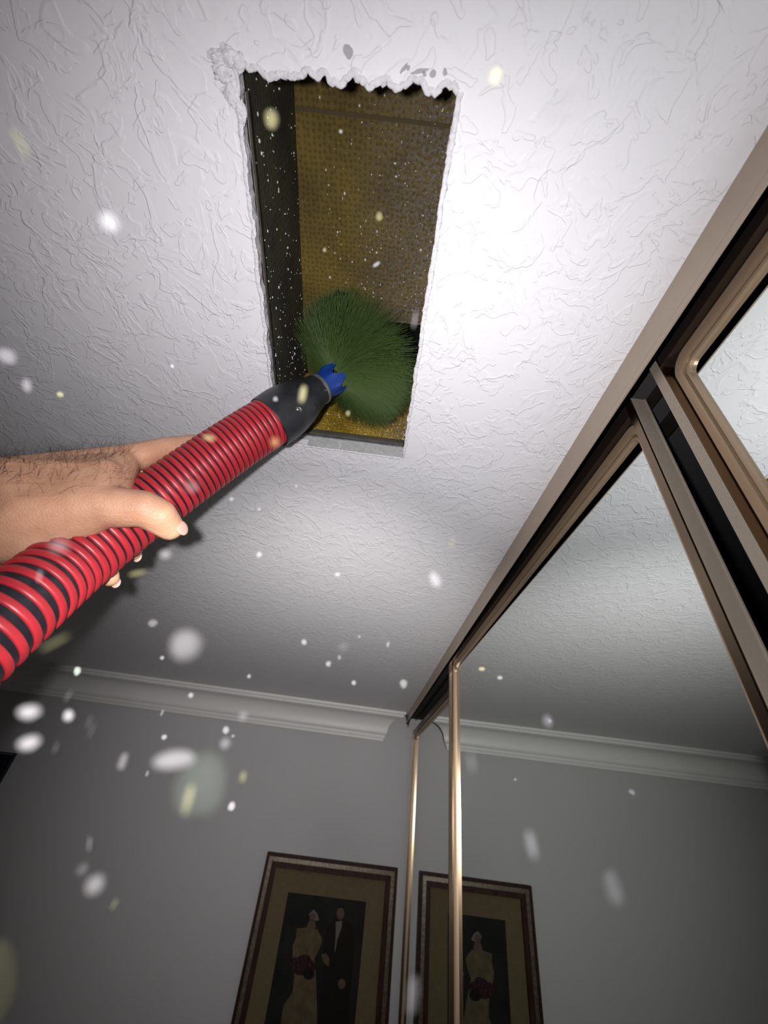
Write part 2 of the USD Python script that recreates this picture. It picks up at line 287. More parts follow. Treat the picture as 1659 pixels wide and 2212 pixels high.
obj('track', join(bx(HX + .005, HX + .10, HY0, HY1, CEIL - .006, CEIL - .0005), bx(.283, .287, HY0, HY1, CEIL - .022, CEIL - .006), bx(.318, .322, HY0, HY1, CEIL - .03, CEIL - .006)), 'bronze_dark', hd)

# ------------------------------------------------------------------ mirrored sliding doors
def door(label, xf, y0, y1, ztop, yaw, stile, groove_near, zbot=0.02):
    """front plane xf (world x at y0, the near end); y0 near end, y1 far end; yaw turns it about the near end"""
    t = thing('mirrored_closet_door', label, 'door', None)
    L = y1 - y0; T = np.eye(4); T[:3, 3] = (xf, y0, 0); T = T @ trimesh.transformations.rotation_matrix(yaw, [0, 0, 1])
    put = lambda poly, x, dx: extr(poly, dx, T @ trimesh.transformations.translation_matrix([x, 0, 0]) @ YZX)
    out = sbox(0, zbot, L, ztop); a = sbox(stile, zbot + .03, L - stile, ztop - .018)
    rr = lambda p, ins, r: p.buffer(-ins - r, join_style=2).buffer(r, quad_segs=10)
    ab = lambda hi, vi, r_: rr(sbox(stile + hi, zbot + .03 + vi, L - stile - hi, ztop - .018 - vi), 0, r_)
    b1, b2, b3, b4 = ab(.0010, .0012, .020), ab(.0085, .0125, .014), ab(.0105, .0160, .012), ab(.0128, .0195, .010)
    obj('stile', put(sbox(0, zbot, stile, ztop), 0, .0175), 'bronze', t); obj('stile', put(sbox(L - stile, zbot, L, ztop), 0, .0175), 'bronze', t)
    obj('top_rail', put(sbox(stile, ztop - .018, L - stile, ztop), 0.002, .0155), 'bronze_dark', t)
    obj('bottom_rail', put(sbox(stile, zbot, L - stile, zbot + .03), 0.002, .0155), 'bronze_dark', t)
    obj('backing', put(out.buffer(-.001, join_style=2), .0165, .003), 'closet_dark', t)
    obj('bezel', put(b1.difference(b2), .0095, .0065), 'bezel_tan', t)
    obj('bezel_groove', put(b2.difference(b3), .0125, .0035), 'bezel_olive', t)
    obj('bezel_lip', put(b3.difference(b4), .0110, .0050), 'bezel_tan', t)
    obj('mirror', put(b3, .0145, .0015), 'mirror', t)
    # fine ridges of the finger pull
    g = []
    if groove_near == 'side':
        for k in range(11): g.append(bx(.0022 + k * .00135, .0029 + k * .00135, -.0006, .0003, zbot, ztop))
        g.append(bx(.0168, .0185, -.0014, .001, zbot, ztop))
    else:
        for k in range(8): g.append(bx(-.0005, .0002, L - .0012 - k * .00125, L - .0005 - k * .00125, zbot, ztop))
    gm = join(*g); gm.apply_transform(T); obj('finger_pull', gm, 'grooved_bronze', t, label='grooved finger pull of brushed bronze')
    return t
door('mirrored closet door with bronze frame nearest the camera at the right edge', 0.2485, -0.85, 0.2155, 2.02 + .395, 0.0, .0105, 'front')
door('middle mirrored closet door reflecting the ceiling and the right part of the photograph', 0.2525, 0.2563, 1.205, 2.02 + .395, math.radians(0.62), .0085, 'side')
door('narrow visible strip of the farthest mirrored closet door beside the back wall', 0.2745, 1.16, 2.285, 2.02 + .352, 0.0, .0085, 'front')

# ------------------------------------------------------------------ the air duct above the opening
duct = thing('air_duct', 'lined air duct seen through the opening in the ceiling', 'duct')
RZ = 2.02 + 0.615; DX0, DX1, DY0, DY1 = -0.172, 0.10, -0.03, 0.428
opening = sbox(-.098, .316, .06, .424)
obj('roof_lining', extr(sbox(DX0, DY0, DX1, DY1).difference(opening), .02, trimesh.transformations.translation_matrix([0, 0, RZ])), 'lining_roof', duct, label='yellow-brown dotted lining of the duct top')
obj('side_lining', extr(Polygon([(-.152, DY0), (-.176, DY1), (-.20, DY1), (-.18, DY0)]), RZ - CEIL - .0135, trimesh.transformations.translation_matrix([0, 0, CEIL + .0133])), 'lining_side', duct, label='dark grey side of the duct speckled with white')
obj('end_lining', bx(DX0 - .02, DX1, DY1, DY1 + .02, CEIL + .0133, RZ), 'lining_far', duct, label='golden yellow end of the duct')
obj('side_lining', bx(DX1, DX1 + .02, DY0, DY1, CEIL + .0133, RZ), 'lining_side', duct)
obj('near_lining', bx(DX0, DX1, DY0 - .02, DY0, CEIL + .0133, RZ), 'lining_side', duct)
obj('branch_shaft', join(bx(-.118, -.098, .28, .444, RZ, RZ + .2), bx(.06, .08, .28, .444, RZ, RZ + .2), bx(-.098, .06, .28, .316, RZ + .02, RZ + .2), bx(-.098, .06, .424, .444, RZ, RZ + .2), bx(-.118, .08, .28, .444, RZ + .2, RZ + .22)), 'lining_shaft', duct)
obj('seam', bx(DX0, DX1, .086, .090, RZ - .0010, RZ), 'seam_brown', duct, label='dark seam across the duct top')
# thin galvanised sleeve at the cut edge
obj('metal_sleeve', extr(Polygon([(-.1462, .055), (-.1690, .4135), (-.1697, .4135), (-.1469, .055)]), .006, trimesh.transformations.translation_matrix([0, 0, CEIL + .003])), 'galvanised', duct, label='thin shiny metal edge along the left of the opening')
obj('metal_sleeve', bx(-.168, .012, .4150, .4190, CEIL + .0215, CEIL + .027), 'galvanised', duct)
obj('sleeve_flange', bx(-.168, .012, .4130, .4186, CEIL + .027, CEIL + .034), 'lining_side', duct)
def flecks(n, fn, seed, smin=.0005, smax=.0014):
    r = np.random.default_rng(seed); out = []
    base = trimesh.creation.icosphere(0)
    for i in range(n):
        c = fn(r); s = base.copy(); k = smin + (smax - smin) * r.random() ** 3
        s.vertices *= k * np.array([0.6 + .8 * r.random(), 0.6 + 1.2 * r.random(), 0.6 + .6 * r.random()]); s.apply_translation(c); out.append(s)
    return join(*out)
def f_roof(r):
    return (0.06 - 0.19 * r.random() ** 2.4, r.uniform(0.0, .295), RZ - .0003)
def f_side(r):
    y = r.uniform(0.02, .42); return (-.152 - .024 * (y - DY0) / (DY1 - DY0) + .0003, y, r.uniform(CEIL + .02, RZ - .003))
def f_end(r):
    return (0.02 - 0.17 * r.random() ** 1.8, DY1 - .0003, CEIL + .014 + .10 * r.random() ** 1.5)
tag(obj('plaster_dust', join(flecks(520, f_roof, 1), flecks(230, f_side, 2), flecks(300, f_end, 3, .0005, .0013)), 'dust_white', duct, label='white plaster dust sprinkled over the duct lining'), kind='stuff')

# ------------------------------------------------------------------ the hose, its collar and the rotary brush
tool = thing('duct_cleaning_hose', 'red ribbed vacuum hose with black collar and green rotary brush', 'hose')
R = 0.0290
key = np.array([at(-330, 1680, .20), at(-100, 1430, .245), at(51, 1300, .287), at(128, 1238, .318), at(327, 1087, .386), at(595, 905, .466)])
from scipy.interpolate import CubicSpline
kk = np.r_[0, np.cumsum(np.linalg.norm(np.diff(key, axis=0), axis=1))]
spl = CubicSpline(kk, key); HL = kk[-1]
ss = np.linspace(0, HL, 1500); cl = spl(ss)
seg = np.r_[0, np.cumsum(np.linalg.norm(np.diff(cl, axis=0), axis=1))]; HL = seg[-1]
C_at = lambda s: np.stack([np.interp(s, seg, cl[:, i]) for i in range(3)], -1)
def frames(s):
    p = C_at(s); d = np.gradient(p, axis=0); d /= np.linalg.norm(d, axis=1, keepdims=True)
    a = np.cross(d, M[2]); a /= np.linalg.norm(a, axis=1, keepdims=True); return p, d, a, np.cross(d, a)
def tube(s, r, seg_n):
    p, d, a, b = frames(s); t = np.linspace(0, 2 * np.pi, seg_n, endpoint=False); r = np.broadcast_to(np.asarray(r, float), (len(s), seg_n))
    v = p[:, None] + r[..., None] * (np.cos(t)[None, :, None] * a[:, None] + np.sin(t)[None, :, None] * b[:, None])
    i, j = np.meshgrid(np.arange(len(s) - 1), np.arange(seg_n), indexing='ij'); k = (j + 1) % seg_n
    q = np.stack([i * seg_n + j, i * seg_n + k, (i + 1) * seg_n + k, (i + 1) * seg_n + j], -1).reshape(-1, 4)
    return trimesh.Trimesh(v.reshape(-1, 3), np.vstack([q[:, [0, 1, 2]], q[:, [0, 2, 3]]]), process=False)
obj('hose_core', tube(np.linspace(0, HL, 300), R - .0019, 40), 'hose_black', tool, smooth=True, label='black core showing between the red ribs')
# helical rib; the pitch widens where the hose is bent and stretched
s_end = HL; pitch = lambda s: np.interp(HL - s, [0, .10, .17, .25, .33], [.0062, .0066, .0080, .0100, .0112])
turns, s = [0.0], [s_end]
while s[-1] > 0.01:
    s.append(s[-1] - pitch(s[-1]) / 48); turns.append(turns[-1] + 2 * np.pi / 48)
s, th = np.array(s), np.array(turns)
p, d, a, b = frames(s[::-1]); p, d, a, b = p[::-1], d[::-1], a[::-1], b[::-1]
w = pitch(s); red = np.interp(HL - s, [0, .10, .17, .25, .33], [.88, .78, .68, .60, .56]) * w / 2
rad = np.cos(th)[:, None] * a + np.sin(th)[:, None] * b
sec = [(-1.0, -.0030), (-1.0, -.0010), (-.80, -.0002), (-.35, .0002), (.35, .0002), (.80, -.0002), (1.0, -.0010), (1.0, -.0030)]
v = np.stack([p + d * (red * u)[:, None] + rad * (R + h) for u, h in sec], 1); n, k = v.shape[:2]
i, j = np.meshgrid(np.arange(n - 1), np.arange(k), indexing='ij'); j2 = (j + 1) % k
q = np.stack([i * k + j, (i + 1) * k + j, (i + 1) * k + j2, i * k + j2], -1).reshape(-1, 4)
rib = trimesh.Trimesh(v.reshape(-1, 3), np.vstack([q[:, [0, 1, 2]], q[:, [0, 2, 3]]]), process=False)
if np.einsum('ij,ij->i', rib.face_normals[:7], rad[:1]).sum() < 0: rib.invert()
obj('hose_rib', rib, 'hose_red', tool, smooth=50, label='red helical rib of the hose')
A0 = C_at(HL); A1 = at(692, 838, .499); AX = (A1 - A0) / np.linalg.norm(A1 - A0); AL = np.linalg.norm(A1 - A0)
cprof = [(-.010, .0292), (-.010, .0312), (-.008, .0318), (.010, .0322), (.022, .0312), (.040, .0278), (.055, .0226), (.064, .0200), (AL - .001, .0192), (AL, .0184), (AL, .0120), (AL - .02, .0115)]
collar = lathe(cprof, A0, AX, 64, closed=False)
obj('collar', collar, 'rubber_black', tool, smooth=40, label='tapered black rubber collar')
obj('clamp_ring', lathe([(AL - .0045, .0193), (AL - .0045, .0203), (AL - .0005, .0199), (AL + .0003, .0192), (AL + .0003, .0180), (AL - .0045, .0193)], A0, AX, 64, closed=False), 'galvanised', tool, smooth=40, label='thin metal ring at the collar end')
def on_collar(u, v):
    lo = None
    for dd in np.linspace(.40, .52, 600):
        q = at(u, v, dd) - A0; t = q @ AX; r = np.linalg.norm(q - t * AX); rr = np.interp(t, [c[0] for c in cprof[1:9]], [c[1] for c in cprof[1:9]])
        if r < rr: return A0 + q, (q - t * AX) / r, t
    return A0 + q, (q - t * AX) / r, t
c, nr, _ = on_collar(645, 884)
obj('screw', lathe([(-.002, .0030), (.0004, .0036), (.0012, .0034), (.0020, .0026), (.0022, .0010)], c, nr, 24), 'silver', tool, smooth=50)
obj('screw', lathe([(-.002, .0010), (.0007, .0012), (.0012, .0008)], on_collar(703, 843)[0], on_collar(703, 843)[1], 16), 'silver', tool, smooth=50)
for u, vv, rr in ((643, 836, .0028), (667, 845, .0022)):
    c, nr, _ = on_collar(u, vv); obj('air_hole', lathe([(-.002, rr), (.0003, rr), (.0004, rr * .6)], c, nr, 24), 'hole_black', tool)
c, nr, _ = on_collar(682, 876); obj('air_hole', lathe([(-.002, .0030), (.0003, .0030), (.0004, .002)], c, nr, 24), 'hole_black', tool)
# blue hub with a toothed crown
HBASE = A1 - AX * .004; ha, hb, hz = frame_from(AX)
nt, ns = 72, 8; tt = np.linspace(0, 2 * np.pi, nt, endpoint=False); tooth = np.abs(((tt * 6 / (2 * np.pi)) % 1) - .5) * 2
v = []
for i in range(ns + 1):
    f = i / ns; Ls = f * (.020 + .020 * tooth ** 1.3); rr = .0150 + .0045 * f ** 1.5
    v.append(HBASE + Ls[:, None] * hz + rr * (np.cos(tt)[:, None] * ha + np.sin(tt)[:, None] * hb))
for i in range(ns, -1, -1):
    f = i / ns; Ls = f * (.0195 + .0195 * tooth ** 1.3); rr = .0130 + .0045 * f ** 1.5
    v.append(HBASE + Ls[:, None] * hz + rr * (np.cos(tt)[:, None] * ha + np.sin(tt)[:, None] * hb))
v = np.array(v); nr_ = len(v); fs = []
for i in range(nr_ - 1):
    for j in range(nt):
        j2 = (j + 1) % nt; fs += [(i * nt + j, i * nt + j2, (i + 1) * nt + j2), (i * nt + j, (i + 1) * nt + j2, (i + 1) * nt + j)]
obj('brush_hub', trimesh.Trimesh(v.reshape(-1, 3), fs, process=False), 'hub_blue', tool, smooth=40, label='blue toothed brush hub')
obj('hub_core', lathe([(0, .0125), (.016, .0125), (.022, .009), (.026, .002)], HBASE, hz, 32), 'hub_blue', tool, smooth=40)
br = np.random.default_rng(21); NB = 9000; pts, widths = [], []
for i in range(NB):
    th_ = br.uniform(0, 2 * np.pi); u = np.cos(th_) * ha + np.sin(th_) * hb; tang = -np.sin(th_) * ha + np.cos(th_) * hb
    Lr = .076 * (1 - .40 * br.random() ** 1.6); fw = br.uniform(.016, .074) * (0.5 + .5 * br.random()); z0 = br.uniform(.030, .044); sw = br.uniform(.005, .03)
    for f in (0, .25, .55, .8, 1.0):
        q = HBASE + hz * (z0 + fw * f ** .7) + u * (.013 + Lr * f) + tang * sw * f ** 2
        q[2] = min(q[2], RZ + .15); q[0] = max(q[0], -.152 - .024 * (q[1] - DY0) / (DY1 - DY0) + .001); pts.append(q); widths.append(.0005 * (1 - .6 * f))
pts = np.array(pts)
inroof = (pts[:, 2] > RZ - .001) & ~((pts[:, 0] > -.096) & (pts[:, 0] < .058) & (pts[:, 1] > .302) & (pts[:, 1] < .422)); pts[inroof, 2] = RZ - .001
pts[:, 1] = np.minimum(pts[:, 1], .4265)
curves('bristles', pts, np.full(NB, 5), widths, 'bristle_green', tool, 'dense green nylon bristles')

# ------------------------------------------------------------------ the hand and forearm
def nearest_axis(p):
    return cl[np.argmin(np.linalg.norm(cl - p, axis=1))]
def rest(p, r, gap=0.0):
    c = nearest_axis(p); e = p - c; return c + e / np.linalg.norm(e) * (R + r + gap)
sph = {}
def ball(p, r):
    return m3.Manifold.sphere(r, 28).translate(tuple(map(float, p)))
def chain(js):
    return [m3.Manifold.batch_hull([ball(*js[i]), ball(*js[i + 1])]) for i in range(len(js) - 1)]
px3 = lambda u, v, d, r: (at(u, v, d), r)
arm0a, arm0b = px3(-330, 1090, .30, .040), px3(-330, 1150, .30, .036)
wr_a, wr_b = px3(20, 1047, .335, .0235), px3(10, 1150, .322, .026)
k_i, k_m, k_r, k_p = px3(268, 994, .392, .0150), px3(225, 1020, .405, .0135), px3(180, 1050, .400, .0130), px3(140, 1090, .385, .0125)
heel = px3(95, 1165, .325, .0200); th0 = px3(70, 1115, .318, .0225); th1 = px3(218, 1094, .330, .0185); th2 = px3(312, 1099, .337, .0155); th2b = px3(344, 1112, .342, .0140); th3 = px3(366, 1138, .351, .0118)
parts = [m3.Manifold.batch_hull([ball(*arm0a), ball(*arm0b), ball(*wr_a), ball(*wr_b)]),
         m3.Manifold.batch_hull([ball(*wr_a), ball(*wr_b), ball(*k_i), ball(*k_m), ball(*k_r), ball(*k_p), ball(*th0)]),
         m3.Manifold.batch_hull([ball(*wr_b), ball(*th0), ball(*heel), ball(*k_p)]),
         m3.Manifold.batch_hull([ball(*th0), ball(*th1), ball(*heel)]),
         m3.Manifold.batch_hull([ball(*th0), ball(*th1), ball(*px3(226, 1030, .352, .016))]),
         m3.Manifold.batch_hull([ball(*wr_a), ball(*th0), ball(*px3(215, 1035, .350, .016)), ball(*px3(245, 1000, .388, .014))]),
         m3.Manifold.batch_hull([ball(*k_i), ball(*px3(245, 1045, .366, .013)), ball(*th1)])]
parts += chain([th1, th2, th2b, th3]) + [m3.Manifold.batch_hull([ball(*th2), ball(*th2b), ball(*th3)])]
parts += [m3.Manifold.batch_hull([ball(*px3(98, 1190, .345, .0125)), ball(*px3(20, 1192, .338, .0165)), ball(*px3(-120, 1180, .325, .022))])]
def finger(base, mids):
    js = [base]
    for (u, v, d, r) in mids: js.append((rest(at(u, v, d), r), r))
    return js
fi = finger(k_i, [(350, 960, .420, .0125), (425, 948, .455, .0098), (470, 985, .470, .0080)])
fmid = finger(k_m, [(300, 1005, .430, .0110), (370, 1075, .450, .0092), (385, 1105, .440, .0080)])
fr = finger(k_r, [(240, 1060, .425, .0105), (290, 1150, .428, .0090), (293, 1204, .398, .0082)])
fp = finger(k_p, [(175, 1100, .405, .0095), (215, 1190, .395, .0084), (238, 1248, .366, .0076)])
for fgr in (fi, fmid, fr, fp): parts += chain(fgr)
hand = parts[0]
for q in parts[1:]: hand = hand + q
hand = hand.refine_to_length(0.0030)
mm = hand.to_mesh(); hm = trimesh.Trimesh(mm.vert_properties[:, :3], mm.tri_verts, process=True)
trimesh.smoothing.filter_taubin(hm, lamb=0.5, nu=0.51, iterations=22)
per = thing('person', 'bare hairy left forearm and hand gripping the red hose', 'person')
obj('skin', hm, 'skin', per, smooth=True)
def nail(c, d, nrm, w, l, name='fingernail'):
    nrm = nrm / np.linalg.norm(nrm); d = d - d @ nrm * nrm; d /= np.linalg.norm(d); s = np.cross(nrm, d)
    b = trimesh.creation.icosphere(3); T = np.eye(4); T[:3, 0] = s * w / 2; T[:3, 1] = d * l / 2; T[:3, 2] = nrm * .0016; T[:3, 3] = c; b.apply_transform(T)
    return obj(name, b, 'nail', per, smooth=True)
dth = th3[0] - th2[0]; rt = M[0] * .95 - M[1] * .15 + M[2] * .25
rt /= np.linalg.norm(rt); rt = rt - M[2] * .5; rt /= np.linalg.norm(rt)
nail(th3[0] + rt * .0098 + dth / np.linalg.norm(dth) * .0040, dth, rt, .0125, .0140, 'thumbnail')
for fgr in (fr, fp):
    dd_ = fgr[-1][0] - fgr[-2][0]; nn = M[1] * .7 + M[2] * .75 + M[0] * .25; nn = nn - nn @ dd_ / (dd_ @ dd_) * dd_
    nail(fgr[-1][0] + nn / np.linalg.norm(nn) * fgr[-1][1] * .90 + dd_ / np.linalg.norm(dd_) * .003, dd_, nn, .0092, .0105)
hr = np.random.default_rng(5); pv_ = hm.vertices; nv = hm.vertex_normals; pts, cnt, wd = [], [], []
pp = np.array([px(q) for q in pv_]); cand = np.nonzero((pp[:, 0] > -60) & (pp[:, 0] < 285) & (pp[:, 1] < 1085) & (nv @ M[2] < .45))[0]
for i in hr.choice(cand, 1500):
    u, vv, dd = pp[i]
    if hr.random() > np.clip((1075 - vv) / 70, .03, 1) * np.clip((300 - u) / 170, .04, 1): continue
    q = pv_[i].copy(); L = hr.uniform(.007, .017); dr = M[0] * hr.uniform(-.2, 1.0) - M[1] * hr.uniform(-.5, .8) + nv[i] * .55 + hr.normal(0, .3, 3); dr /= np.linalg.norm(dr)
    bend = hr.normal(0, .5, 3) - nv[i] * .4
    for f in (0, .33, .66, 1.0): pts.append(q + dr * L * f + bend * L * f * f * .5); wd.append(.00016 * (1 - .6 * f))
    cnt.append(4)
curves('arm_hair', pts, cnt, wd, 'hair', per, 'dark hair on the forearm and the back of the hand')

# ------------------------------------------------------------------ pictures on the back wall
WT = np.eye(4); ca = 1 / math.hypot(1, WS); WT[:3, 0] = (ca, WS * ca, 0); WT[:3, 1] = (0, 0, 1); WT[:3, 2] = (WS * ca, -ca, 0); WT[:3, 3] = (0, WY, 2.02)
flat = lambda poly, off, dx: extr(poly, dx, WT @ trimesh.transformations.translation_matrix([0, 0, off]))
pic = thing('framed_photograph', 'dark framed wedding photograph with olive mat on the grey back wall', 'picture')
x0, x1, zt, zb = -.3276, .2386, -.182, -.96
o = sbox(x0, zb, x1, zt); ins = lambda p, k: p.buffer(-k, join_style=2)
obj('outer_moulding', flat(o.difference(ins(o, .012)), .001, .030), 'frame_dark', pic)
obj('gilt_band', flat(ins(o, .012).difference(ins(o, .027)), .001, .026), 'frame_gilt', pic, label='worn gilt band inside the dark frame')
obj('inner_moulding', flat(ins(o, .027).difference(ins(o, .047)), .001, .023), 'frame_dark', pic)
obj('mat_board', flat(ins(o, .046).difference(sbox(-.2109, -.80, .1174, -.3005)), .001, .008), 'mat_board', pic)
pr = obj('photograph', flat(sbox(-.213, -.803, .120, -.298), .001, .004), 'print_dark', pic, label='dark studio print of a bride and groom')
def wp(pts_):
    """pixels of the photograph to (along wall, height) on the back wall"""
    out = []
    for u, v in pts_:
        r = at(u, v, 1.0) - EYE; t = WY / (r[1] - WS * r[0]); q = r * t; out.append((q[0] / ca, q[2]))
    return Polygon(out).buffer(.002).buffer(-.002)
Z6 = lambda pts_: wp([(560 + a / 5.53, 1880 + b / 5.53) for a, b in pts_])
el = lambda cx, cy, rx, ry: [(cx + rx * math.cos(t), cy + ry * math.sin(t)) for t in np.linspace(0, 2 * np.pi, 18, endpoint=False)]
fig = lambda name, poly, mat, off, lab=None: obj(name, flat(poly, off, .0004), mat, pr, label=lab)
fig('suit', Z6([(890, 560), (1010, 590), (1100, 640), (1130, 800), (1120, 1100), (1080, 1500), (1060, 1950), (700, 1950), (730, 1450), (760, 1250), (770, 900), (800, 680), (880, 600)]), 'print_suit', .0051)
fig('wedding_dress', Z6([(450, 690), (560, 680), (690, 700), (740, 790), (750, 840), (710, 950), (660, 1050), (680, 1300), (690, 1650), (690, 1950), (240, 1950), (290, 1600), (400, 1450), (420, 1250), (400, 1100), (400, 900), (440, 800)]), 'print_dress', .0053)
fig('veil', Z6([(595, 520), (650, 465), (690, 510), (715, 585), (690, 600), (600, 580)]), 'print_shirt', .0053)
fig('face', Z6(el(640, 555, 34, 52)), 'print_skin', .0055); fig('neck', Z6([(600, 590), (665, 590), (680, 690), (560, 690)]), 'print_skin', .0055)
fig('hair', Z6([(555, 600), (590, 520), (605, 540), (600, 600), (570, 640)]), 'print_suit', .0056)
fig('face', Z6(el(970, 510, 46, 78)), 'print_skin', .0053); fig('hair', Z6([(922, 490), (925, 430), (970, 415), (1016, 430), (1020, 500), (1005, 450), (950, 445)]), 'print_suit', .0055)
fig('shirt', Z6([(915, 610), (990, 600), (985, 680), (930, 830), (905, 980), (900, 940), (910, 820)]), 'print_shirt', .0053)
fig('hand', Z6([(745, 1000), (800, 985), (835, 1050), (830, 1140), (795, 1120), (760, 1090)]), 'print_dress', .0054)
fig('hand', Z6(el(985, 1350, 44, 62)), 'print_skin', .0053)
for i, (a_, b_, r1, r2) in enumerate([(450, 1100, 80, 70), (540, 1060, 80, 60), (600, 1150, 70, 90), (500, 1180, 100, 70), (590, 1230, 70, 70)]): fig('bouquet', Z6(el(a_, b_, r1, r2)), 'print_flowers' if i != 4 else 'print_suit', .0056 + i * .0002)
pn = thing('wall_panel', 'black navy panel corner hanging on the back wall at the left edge', 'picture')
obj('screen', flat(sbox(-2.25, -.72, -1.556, .036), .006, .012), 'panel_navy', pn); obj('rim', flat(sbox(-2.26, -.73, -1.5516, .043).difference(sbox(-2.25, -.72, -1.5556, .038)), .001, .020), 'panel_navy', pn)

# ------------------------------------------------------------------ dust flying in the torchlight
WHT, YEL, PAL, ORG = (1.0, .97, 1.0), (1.0, .95, .50), (.85, 1.0, .85), (1.0, .55, .25)
cname = {WHT: 'white', YEL: 'yellow', PAL: 'pale', ORG: 'orange'}
speck_base = trimesh.creation.icosphere(3)
def dust(u, v, w, h, ang, col, op, label=None, d=None):
    d = d or (0.065 if max(w, h) > 40 else 0.10 if max(w, h) > 20 else 0.20)
    blur = 0.0023 * F_PX * (1 / d - 2.0) * .5; w, h = max(w * .55, w - blur * .35), max(h * .55, h - blur * .35)
    thin = 0.08 + 0.10 * op; al = min(0.9, 0.72 * op / (thin * max(.5, flash_at(at(u, v, d))))); al = max(0.002, round(al, 3))
    key_ = f'dust_{cname[col]}_{int(thin * 1000)}_{int(al * 1000)}'
    if key_ not in LOOK: speck_look(key_, tuple(c * al for c in col), thin)
    s = speck_base.copy(); rr = 0.85 + .3 * meshkit.noise(s.vertices * 1.4 + u * .37, int(u)); s.vertices *= rr[:, None]
    k = d / F_PX / 2; a = math.radians(ang); ex = math.cos(a) * M[0] + math.sin(a) * M[1]; ey = -math.sin(a) * M[0] + math.cos(a) * M[1]
    T = np.eye(4); T[:3, 0] = ex * w * k; T[:3, 1] = ey * h * k; T[:3, 2] = M[2] * min(w, h) * k; T[:3, 3] = at(u, v, d); s.apply_transform(T)
    obj('dust_speck', s, key_, smooth=True, label=label or 'tiny faint dust speck drifting in the air', cat='dust', group=None if label else 'tiny dust specks in the air')
